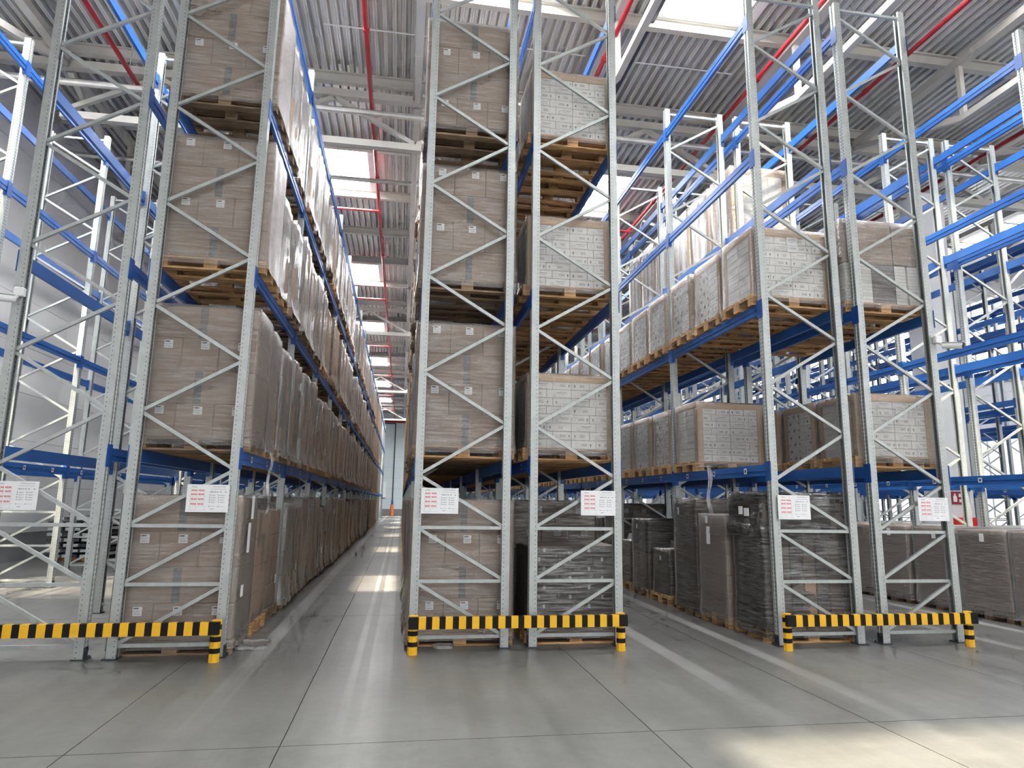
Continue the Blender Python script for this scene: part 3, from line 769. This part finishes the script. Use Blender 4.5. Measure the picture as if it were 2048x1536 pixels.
def brown_load(r, k, l, s, detail=False, paldetail=False, film='film', first=0, labels=True):
    cx, y = spot(r, k, s); cnt[0] += 1
    jx = random.uniform(-0.03, 0.03); jy = random.uniform(-0.025, 0.025)
    e = tag(empty('carton_load', (cx+jx, y+jy, zlev(l)), random.uniform(-0.012, 0.012)), load_label('wrapped brown carton load', r, k, l, s), 'pallet load', 'brown carton loads')
    add_pallet(e, 'wood_shaded' if r in 'CD' and random.random() < 0.7 else 'wood', paldetail)
    if detail:
        for rrow in range(4):
            z = 0.146+rrow*BH
            if (rrow+first) % 2 == 0:
                for i in (-1, 0, 1):
                    c = put('carton', C3, e, (i*0.395, 0, z))
                    put('label', LAB, c, (0.05+random.uniform(-0.02, 0.02), -0.3965, BH-0.075))
            else:
                for i in (-1, 1):
                    c = put('carton', C2, e, (i*0.296, 0, z))
                    if i == 1: put('tape_strip', TAPE, c, (-0.296+0.01, -0.3965, 0))
    else:
        fz = random.choice((1.0, 1.0, 0.97, 0.93, 0.88))
        o = put('cartons', BROWN[first], e, (0, 0, 0.146*(1-fz))); o.scale = (0.955, random.uniform(0.90, 0.96), fz)
        if k < 4 and random.random() < 0.4 and r == 'C':
            put('label', MB().box(0.398, 0.4, -0.05, 0.05, -0.06, 0.06).mesh('label', ['label']), e, (0.2, random.uniform(-0.2, 0.2), random.choice((0.5, 1.3))))
    fo = put('stretch_wrap', random.choice(FILM_B if film == 'film' else FILM_BT), e)
    if not detail: fo.scale = (0.93, 0.93, fz); fo.location.z = 0.146*(1-fz)
    return e
def white_load(r, k, l, s, detail=False, paldetail=False, nl=8, doc=None):
    cx, y = spot(r, k, s); cnt[0] += 1
    e = tag(empty('white_carton_load', (cx+random.uniform(-0.03, 0.03), y+random.uniform(-0.02, 0.02), zlev(l)), random.uniform(-0.012, 0.012)), load_label('wrapped white carton load', r, k, l, s), 'pallet load', 'white carton loads')
    add_pallet(e, 'wood', paldetail)
    if detail:
        for ll, i, x, wd, z in white_layout(nl):
            put('white_carton', WV[(wd, (ll+i) % 3)], e, (x, -0.195, z))
            o = put('white_carton', WV[(wd, (ll*2+i) % 3)], e, (x, 0.195, z), math.pi)
    else: put('white_cartons', WJ[nl], e)
    put('edge_boards', EB[nl], e)
    if doc: put('document', DOCM, e, (doc[0], -0.402, doc[1]))
    put('stretch_wrap', random.choice(FILM_W[nl]), e)
    return e
# --- rows
CB = 11           # bays of the left row built load by load
for k in range(CB):
    for l in range(4):
        for s in range(3):
            if k > 0 and random.random() < 0.04: continue
            e = brown_load('C', k, l, s, detail=(k == 0 and s == 0), paldetail=(k == 0), film=('film' if (k == 0 and s == 0) or random.random() < 0.25 else 'thick'), first={0: 0, 1: 0, 2: 1, 3: 1}[l])
            if k == 0 and l == 0 and s == 0:
                for (yy, zz, hh) in ((-0.12, 1.17, 0.16), (-0.02, 1.50, 0.13), (-0.26, 0.62, 0.06)):
                    put('document', MB().box(0, 0.004, -0.055, 0.055, -hh, hh).mesh('document', ['label']), e, (0.632, yy, zz))
for k in range(2):
    for l in range(4):
        for s in range(3):
            brown_load('D', k, l, s, detail=(k == 0 and s == 0), paldetail=(k == 0), film='film' if k == 0 and s == 0 else 'thick', first={0: 0, 1: 1, 2: 1, 3: 0}[l])
for k in range(3):
    for l in (1, 2, 3):
        for s in range(3):
            white_load('E', k, l, s, detail=(k == 0 and s == 0), paldetail=(k == 0), nl=8, doc={1: (-0.06, 0.62), 2: None, 3: None}[l] if k == 0 and s == 0 else None)
for k in range(7):
    for s in range(3):
        if k or s == 2: white_load('F', k, 1, s, detail=(k == 0), paldetail=(k == 0), nl=8)
        white_load('F', k, 2, s, detail=(k == 0 and s == 0), paldetail=(k == 0), nl=8, doc=(0.02, 0.86) if k == 0 and s == 0 else None)
for s in range(3):
    white_load('G', 0, 1, s, detail=(s == 0), paldetail=True, nl=7, doc=(0.1, 0.72) if s == 0 else None)
for s in (0, 1): white_load('G', 1, 1, s, nl=7)

def generic_load(name, r, k, l, s, kind, wx, wy, h, mats, rows_, cols, film, dx=0.0, wood='wood', slump=0.0, marks=None, group='mixed loads', paldetail=True, amp=0.012, gap=0.0):
    """stack of cartons (each a part) on a pallet under film"""
    cx, y = spot(r, k, s); cnt[0] += 1
    e = tag(empty(name, (cx+dx, y, zlev(l)), random.uniform(-0.02, 0.02)), kind, 'pallet load', group)
    add_pallet(e, wood, paldetail)
    ch = (h-0.146)/rows_
    for j in range(rows_):
        n = cols[j % len(cols)]
        for i in range(n):
            m_ = mats[(i*7+j*3) % len(mats)]
            x0 = -wx/2+wx*i/n
            c = MB().cbox(x0+0.002+gap, x0+wx/n-0.002-gap, -wy/2, wy/2, 0.001, ch-0.002, 0.008).build('carton', m_, e, (0, 0, 0.146+j*ch))
            if marks:
                put('label', LAB, c, (x0+wx/n*0.6, -wy/2-0.0005, ch*0.62))
    me = shell(wx+0.03, wy+0.03, h+0.012, random.random()*30, amp=amp, slump=slump, nx=16, nz=16).mesh('stretch_wrap', [film]); me.polygons.foreach_set('use_smooth', [True]*len(me.polygons))
    put('stretch_wrap', me, e)
    return e
# floor of the middle row, right half: dark cartons with small labels in front, brown stacks behind
e = tag(empty('dark_carton_load', (1.83, spot('E', 0, 0)[1]+0.02, 0)), 'low dark film wrapped carton load with small white labels behind middle barrier', 'pallet load', 'mixed loads')
add_pallet(e, 'wood', True)
lm = MB().box(-0.014, 0.014, -0.0015, 0, -0.022, 0.022).mesh('label', ['label'])
for j in range(9):
    xs = [(-0.55, -0.20), (-0.20, 0.22), (0.22, 0.55)] if j % 2 else [(-0.55, -0.02), (-0.02, 0.55)]
    for (a, b) in xs:
        c = MB().cbox(a+0.003, b-0.003, -0.38, 0.38, 0.002, 0.104, 0.006).build('carton', 'card_dark', e, (0, 0, 0.146+j*0.106))
        put('label', lm, c, (a+(b-a)*0.33, -0.3815, 0.055))
me = shell(1.15, 0.80, 1.13, 4.2, slump=0.10, amp=0.02, nx=16, nz=16).mesh('stretch_wrap', ['film_dark']); me.polygons.foreach_set('use_smooth', [True]*len(me.polygons)); put('stretch_wrap', me, e)
generic_load('brown_stack', 'E', 0, 0, 1, 'tall wrapped brown stack behind the low dark load, middle row', 1.1, 0.76, 1.62, ['card'], 5, [2, 3], 'film_dark', marks=True)
generic_load('brown_stack', 'E', 0, 0, 2, 'second tall brown stack behind the low dark load, middle row', 1.1, 0.76, 1.55, ['card', 'card_dark'], 5, [2, 3], 'film_dark')
for s in range(3): generic_load('brown_stack', 'E', 1, 0, s, 'brown wrapped stack on the floor, second bay, %s slot, middle row right half' % SLN[s], 1.1, 0.76, (1.5, 1.2, 1.55)[s], ['card', 'card_dark'], 5, [2, 3], 'film_dark', paldetail=False)
# floor of the right row, left half
e = generic_load('irregular_load', 'F', 0, 0, 0, 'bulging dark film wrapped load behind the right striped barrier', 1.16, 0.78, 1.36, ['card_dark', 'card'], 1, [7], 'film_dark', wood='wood', amp=0.03, gap=0.004)
me = shell(1.2, 0.82, 1.84, 71.0, z0=1.22, slump=0.20, amp=0.09, flare=0.02, nx=18, ny=12, nz=10).mesh('loose_film', ['film_dark']); me.polygons.foreach_set('use_smooth', [True]*len(me.polygons)); put('loose_film', me, e)
b_ = shell(1.10, 0.72, 1.74, 23.0, z0=1.36, slump=0.22, amp=0.06, flare=0.0, nx=14, ny=9, nz=8).build('bundle', 'card_dark', e, smooth=True)
put('document', MB().box(-0.006, 0, -0.06, 0.06, -0.05, 0.05).mesh('document', ['label']), e, (-0.64, -0.12, 1.52))
put('document', MB().box(-0.006, 0, -0.05, 0.05, -0.05, 0.05).mesh('document', ['label']), e, (-0.645, 0.02, 1.54))
e = generic_load('brown_stack', 'F', 0, 0, 1, 'wrapped brown carton stack with delivery notes beside the dark bulging load', 1.18, 0.78, 1.47, ['card'], 5, [2], 'film', marks=True, dx=-0.03)
put('document', MB().box(-0.003, 0, -0.05, 0.05, -0.12, 0.12).mesh('document', ['label']), e, (-0.61, 0.08, 1.18)); put('document', MB().box(-0.003, 0, -0.03, 0.03, -0.05, 0.05).mesh('document', ['label']), e, (-0.61, 0.12, 1.40))
e = generic_load('tall_carton_load', 'F', 0, 0, 2, 'tall brown carton on pallet just before the second right frame', 1.18, 0.80, 1.69, ['card'], 2, [1], 'film_dark', dx=-0.02)
put('document', MB().box(-0.003, 0, -0.03, 0.03, -0.05, 0.05).mesh('document', ['label']), e, (-0.61, 0.2, 1.5))
e = generic_load('low_carton_load', 'F', 1, 0, 0, 'low grey wrapped carton with film heaped on top, right aisle floor', 1.1, 0.66, 0.86, ['card'], 1, [2], 'film_dark', dx=-0.05)
shell(0.5, 0.5, 1.02, 5.0, z0=0.85, slump=0.15, amp=0.08, nx=8, ny=8, nz=6).build('loose_film', 'film_thick', e, smooth=True)
put('document', MB().box(-0.003, 0, -0.025, 0.025, -0.035, 0.035).mesh('document', ['label']), e, (-0.57, 0.0, 0.72))
e = generic_load('brown_stack', 'F', 1, 0, 1, 'leaning brown stack with tag, right aisle floor, second bay', 1.15, 0.78, 1.33, ['card', 'card_dark'], 2, [1, 2], 'film_dark', dx=-0.05)
put('document', MB().box(-0.003, 0, -0.025, 0.025, -0.04, 0.04).mesh('document', ['label']), e, (-0.6, 0.1, 1.2))
e = generic_load('low_carton_load', 'F', 1, 0, 2, 'low brown load topped with crumpled paper, right aisle floor', 1.1, 0.72, 0.90, ['card', 'card_dark'], 5, [1, 2], 'film_dark', dx=-0.03)
shell(0.75, 0.6, 1.05, 9.0, z0=0.88, slump=0.10, amp=0.07, nx=8, ny=8, nz=6).build('paper_bundle', 'label', e, smooth=True)
for k in range(2, 6):
    for s in range(3):
        hh = random.choice((1.05, 1.3, 1.45, 1.6))
        generic_load('brown_stack', 'F', k, 0, s, 'brown stack on the floor, %s bay, %s slot, right row left half' % (ORD[k], SLN[s]), 1.12, 0.76, hh, ['card', 'card_dark'], 4, [2, 3], 'film_dark', paldetail=False, marks=(k == 2))
# right row, right half: half brown, half white load and striped stacks on the third shelf
cx, y = spot('G', 0, 0)
e = tag(empty('banded_load', (cx, y, LV[1])), 'load half white and half brown with green strap on second shelf, far right', 'pallet load', 'mixed loads')
add_pallet(e, 'wood', True)
for j in range(12):
    for (a, b, m_) in ((-0.56, -0.16, 'white_card'), (-0.16, 0.18, 'card_dark'), (0.18, 0.36, 'white_card'), (0.38, 0.56, 'white_card')):
        MB().cbox(a+0.002, b-0.002, -0.38, 0.38, 0.001, 0.044, 0.003).build('sheet_bundle', m_, e, (0, 0, 0.146+j*0.0455))
MB().cbox(-0.59, 0.59, -0.395, 0.395, 0.70, 1.28, 0.01).build('lid', 'card', e)
MB().box(0.16, 0.172, -0.400, -0.396, 0.146, 1.28).build('strap', 'foot', e)
me = shell(1.21, 0.82, 1.30, 8.8).mesh('stretch_wrap', ['film']); me.polygons.foreach_set('use_smooth', [True]*len(me.polygons)); put('stretch_wrap', me, e)
for s in (1, 2): white_load('G', 0, 2, s, nl=8)
for k in (1, 2):
    for s in range(3):
        cx, y = spot('G', k, s)
        e = tag(empty('striped_load', (cx, y, LV[2])), 'tall brown and white striped load on third shelf, %s bay, %s slot, right row' % (ORD[k], SLN[s]), 'pallet load', 'striped loads')
        add_pallet(e, 'wood', False)
        ys = [-0.39, -0.27, -0.16, 0.0, 0.12, 0.24, 0.39]
        for i, m_ in enumerate(('card_light', 'card', 'white_card', 'card', 'white_card', 'card_light')):
            MB().cbox(-0.58, 0.58, ys[i]+0.003, ys[i+1]-0.003, 0.146, 1.50, 0.006).build('board_stack', m_, e)
        if s == 0 and k == 1:
            for x_ in (-0.5, 0.5): MB().box(x_-0.07, x_+0.07, -0.402, -0.392, 0.146, 1.5).build('corner_board', 'card_light', e)
            MB().box(-0.58, 0.58, -0.403, -0.392, 1.38, 1.52).build('top_band', 'card_light', e)
            for j in range(7):
                for i in range(3): MB().cbox(-0.42+i*0.28, -0.145+i*0.28, -0.40, -0.392, 0.16+j*0.174, 0.16+j*0.174+0.17, 0.002).build('carton', 'white_card', e)
            put('document', DOCM, e, (0.02, -0.405, 1.1))
        me = shell(1.2, 0.82, 1.53, 3.0+s).mesh('stretch_wrap', ['film']); me.polygons.foreach_set('use_smooth', [True]*len(me.polygons)); put('stretch_wrap', me, e)
# far right row, on the floor: plain wrapped brown loads
for k in (0, 1, 2):
    for s in range(3):
        cx, y = spot('H', k, s)
        e = tag(empty('plain_brown_load', (cx-0.06, y, 0)), 'film wrapped plain brown block on dark pallet, %s bay, %s slot, far right row' % (ORD[k], SLN[s]), 'pallet load', 'plain brown loads')
        add_pallet(e, 'wood_shaded', False)
        MB().cbox(-0.60, 0.60, -0.43, 0.43, 0.146, 1.29, 0.015).build('carton', 'card', e)
        put('label', LABS, e, (-0.635, -0.05, 1.18))
        me = shell(1.23, 0.89, 1.31, 15.0+s+k).mesh('stretch_wrap', ['film']); me.polygons.foreach_set('use_smooth', [True]*len(me.polygons)); put('stretch_wrap', me, e)
# the rest of the loads, deep in the rows
far = {'a': MB(), 'b': MB()}
def far_block(r, k, l, s, h, mi):
    cx, y = spot(r, k, s); z = zlev(l)
    far['a'].box(cx-0.6, cx+0.6, y-0.4, y+0.4, z+0.10, z+0.144, 1)
    for yy in (-0.35, 0, 0.35): far['a'].box(cx-0.6, cx+0.6, y+yy-0.05, y+yy+0.05, z, z+0.1, 1)
    far['a'].box(cx-0.59, cx+0.59, y-0.395, y+0.395, z+0.146, z+h, mi)
for k in range(CB, 15):
    for l in range(4):
        for s in range(3):
            if random.random() < 0.93: far_block('C', k, l, s, 1.61, 0)
for k in range(2, 14):
    for l in range(4):
        for s in range(3):
            far_block('D', k, l, s, 1.61, 0)
for k in range(3, 12):
    for l in range(4):
        for s in range(3): far_block('E', k, l, s, 1.06 if l else 1.4, 2 if l else 0)
for k in range(7, 12):
    for l in range(3):
        for s in range(3): far_block('F', k, l, s, 1.06 if l else 1.3, 2 if l else 0)
o = far['a'].build('distant_pallet_load', ['card', 'wood', 'white_card']); o['kind'] = 'stuff'; tag(o, 'remaining pallet loads deep in the rack rows', 'pallet load')

# ------------------------------------------------------------------ barriers
def barrier(xa, xb, y, label, ends=(True, True)):
    e = tag(empty('guard_rail', ((xa+xb)/2, y, 0)), label, 'barrier', 'striped guard rails')
    ox = (xa+xb)/2; za, zb = 0.272, 0.392
    core = MB().box(xa-ox, xb-ox, 0.0, 0.05, za, zb)
    rail = core.build('rail', 'black', e)
    n = int(round((xb-xa-0.14)/0.145)); pitch = (xb-xa-0.14)/n
    for i in range(n):
        x = xa-ox+0.07+pitch*i+pitch*0.25
        lean = 0.012
        MB().prism([(x, -0.0015), (x+pitch*0.54, -0.0015), (x+pitch*0.54, 0.052), (x, 0.052)], za-0.0015, zb+0.0015).build('yellow_stripe', 'yellow', rail)
    hexp = [(0.045*math.cos(math.radians(a)), 0.045*math.sin(math.radians(a))+0.10) for a in range(0, 360, 45)]
    for q, (px, on) in enumerate(((xa+0.05, ends[0]), (xb-0.05, ends[1]))):
        if not on: continue
        pst = MB().prism([(px-ox+u*1.15, v*1.0) for u, v in hexp], 0.0, 0.40).build('post', 'yellow', e)
        for z0 in (0.085, 0.195, 0.31):
            MB().prism([(px-ox+u*1.17, 0.1+(v-0.1)*1.03) for u, v in hexp], z0, z0+0.048).build('black_band', 'black', pst)
    return e
barrier(-5.0, -1.945, -0.45, 'black and yellow striped guard rail before the left rack row', (True, True))
barrier(-0.10, 2.29, -0.32, 'black and yellow striped guard rail before the middle rack row')
barrier(4.09, 6.52, -0.50, 'black and yellow striped guard rail before the right rack row')

# ------------------------------------------------------------------ load signs
_rm = MB().box(0, 0.055, -0.0048, -0.004, 0, 0.016, 0)
_rm.box(0.020, 0.036, -0.0052, -0.0048, 0.005, 0.011, 1); _rm.box(0.006, 0.014, -0.0052, -0.0048, 0.005, 0.011, 1); _rm.box(0.042, 0.050, -0.0052, -0.0048, 0.005, 0.011, 1)
REDM = _rm.mesh('red_mark', ['red_print', 'label'])
def sign(x0, y, z0, what):
    e = tag(empty('load_sign', (x0, y, z0)), what, 'sign', 'rack load signs')
    W_, H_ = 0.42, 0.285
    MB().box(0, W_, -0.004, 0, 0, H_).build('panel', 'label', e)
    for z in (0.215, 0.175, 0.125, 0.075):
        for x in (0.045, 0.115): put('red_mark', REDM, e, (x, 0, z))
    g = MB()
    for z in (0.255, 0.262): g.box(0.045, 0.10, -0.0046, -0.004, z, z+0.003)
    g.box(0.25, 0.38, -0.0046, -0.004, 0.262, 0.266); g.box(0.23, 0.39, -0.0046, -0.004, 0.238, 0.240)
    for x in (0.23, 0.272, 0.295, 0.325, 0.375): g.box(x, x+(0.035 if x == 0.23 else 0.016), -0.0048, -0.004, 0.205, 0.213)
    for x in (0.04, 0.10, 0.175): g.box(x, x+0.001, -0.0046, -0.004, 0.02, 0.22)
    for z in (0.02, 0.06, 0.11, 0.16): g.box(0.02, 0.20, -0.0046, -0.004, z, z+0.001)
    for z in (0.172, 0.148, 0.123, 0.100, 0.055):
        for x in (0.225, 0.312):
            g.box(x, x+0.010, -0.0048, -0.004, z, z+0.010)
            g.box(x+0.018, x+0.068, -0.0046, -0.004, z+0.004, z+0.0065)
            if z > 0.09: g.box(x+0.018, x+0.058, -0.0046, -0.004, z-0.002, z+0.0005)
    g.box(0.24, 0.275, -0.0046, -0.004, 0.03, 0.036)
    g.build('grey_print', 'ink_soft', e)
    return e
sign(-4.27, -0.19, 1.45, 'white load capacity sign with red marks at the left edge')
sign(-2.44, -0.19, 1.45, 'white load capacity sign with red marks on the loaded left row')
sign(-0.01, -0.025, 1.46, 'white load capacity sign on the left post of the middle row')
sign(1.84, -0.025, 1.46, 'glossy white load capacity sign on the right post of the middle row')
sign(4.215, -0.215, 1.445, 'white load capacity sign on the left post of the right row')
sign(6.10, -0.215, 1.445, 'glossy load capacity sign on the rightmost front post')

# ------------------------------------------------------------------ cameras on posts
def cctv(x, y, z, s, what):
    e = tag(empty('security_camera', (x, y, z)), what, 'camera', 'security cameras')
    MB().cbox(-0.05, 0.05, -0.03, 0.03, 0.03, 0.13, 0.008).build('junction_box', 'white_paint', e)
    MB().tube((0, -0.03, 0.03), (s*0.05, -0.06, -0.02), 0.02, 10).build('bracket', 'white_paint', e)
    p0 = Vector((s*0.02, -0.05, -0.01)); p1 = Vector((s*0.13, -0.25, -0.05)); d = (p1-p0).normalized()
    MB().tube(tuple(p0), tuple(p1), 0.040, 14).build('housing', 'white_paint', e)
    MB().tube(tuple(p1), tuple(p1+d*0.012), 0.039, 14, r1=0.034).build('lens', 'dark', e)
    MB().bar(tuple(p0+Vector((0, 0, 0.043))), tuple(p1+d*0.02+Vector((0, 0, 0.043))), 0.07, 0.006, (0, 0, 1)).build('sun_shade', 'white_paint', e)
cctv(-4.285, -0.20, 3.62, -1, 'white bullet camera on the leftmost rack post')
cctv(6.60, -0.225, 3.69, 1, 'white bullet camera on the right rack post')

# ------------------------------------------------------------------ odds and ends
def scrap(loc, wx, wy, h, seed, what):
    b_ = shell(wx, wy, h, seed, z0=0.004, slump=h*0.6, amp=0.05, flare=0.03, nx=8, ny=8, nz=4)
    o = b_.build('film_scrap', 'film_thick', None, loc, True); tag(o, what, 'plastic film', 'film scraps')
scrap((-1.78, 0.35, 0), 0.28, 0.30, 0.06, 1.5, 'torn clear film lying on the floor by the left rack')
scrap((0.30, 0.06, 0), 0.16, 0.10, 0.05, 6.5, 'small crumpled film scrap under the middle load')
def tail(loc, L_, what, wd=0.035):
    b_ = MB(); n = 14
    for i in range(n+1):
        z = -L_*i/n; a = 0.02*math.sin(i*0.7)
        b_.v += [(a-wd/2, 0.01*math.sin(i*1.1), z), (a+wd/2, 0.015*math.cos(i*0.9), z)]
    for i in range(n): b_.f.append((2*i, 2*i+1, 2*i+3, 2*i+2)); b_.m.append(0)
    o = b_.build('film_tail', 'film_thick', None, loc, True); tag(o, what, 'plastic film', 'film tails')
tail((-1.86, 1.05, 2.16), 0.75, 'loose strip of clear film hanging from the first shelf, left row')
tail((4.08, 1.3, 2.16), 0.95, 'loose strip of clear film hanging from the first shelf, right row', 0.06)
# stack of steel profiles by the left wall
e = tag(empty('profile_stack', (-8.2, 12.2, 0)), 'stack of steel profiles on timber by the left wall', 'steel stack')
MB().box(-0.6, 0.6, -1.2, -1.05, 0, 0.1).build('bearer', 'wood', e); MB().box(-0.6, 0.6, 1.05, 1.2, 0, 0.1).build('bearer', 'wood', e)
for j in range(8):
    for i in range(6):
        MB().box(-0.58+i*0.2, -0.44+i*0.2, -1.5, 1.5, 0.1+j*0.13, 0.1+j*0.13+0.07).build('profile', 'galv' if (i+j) % 3 else 'foot', e)
print('objects', len(bpy.data.objects), 'loads', cnt[0])
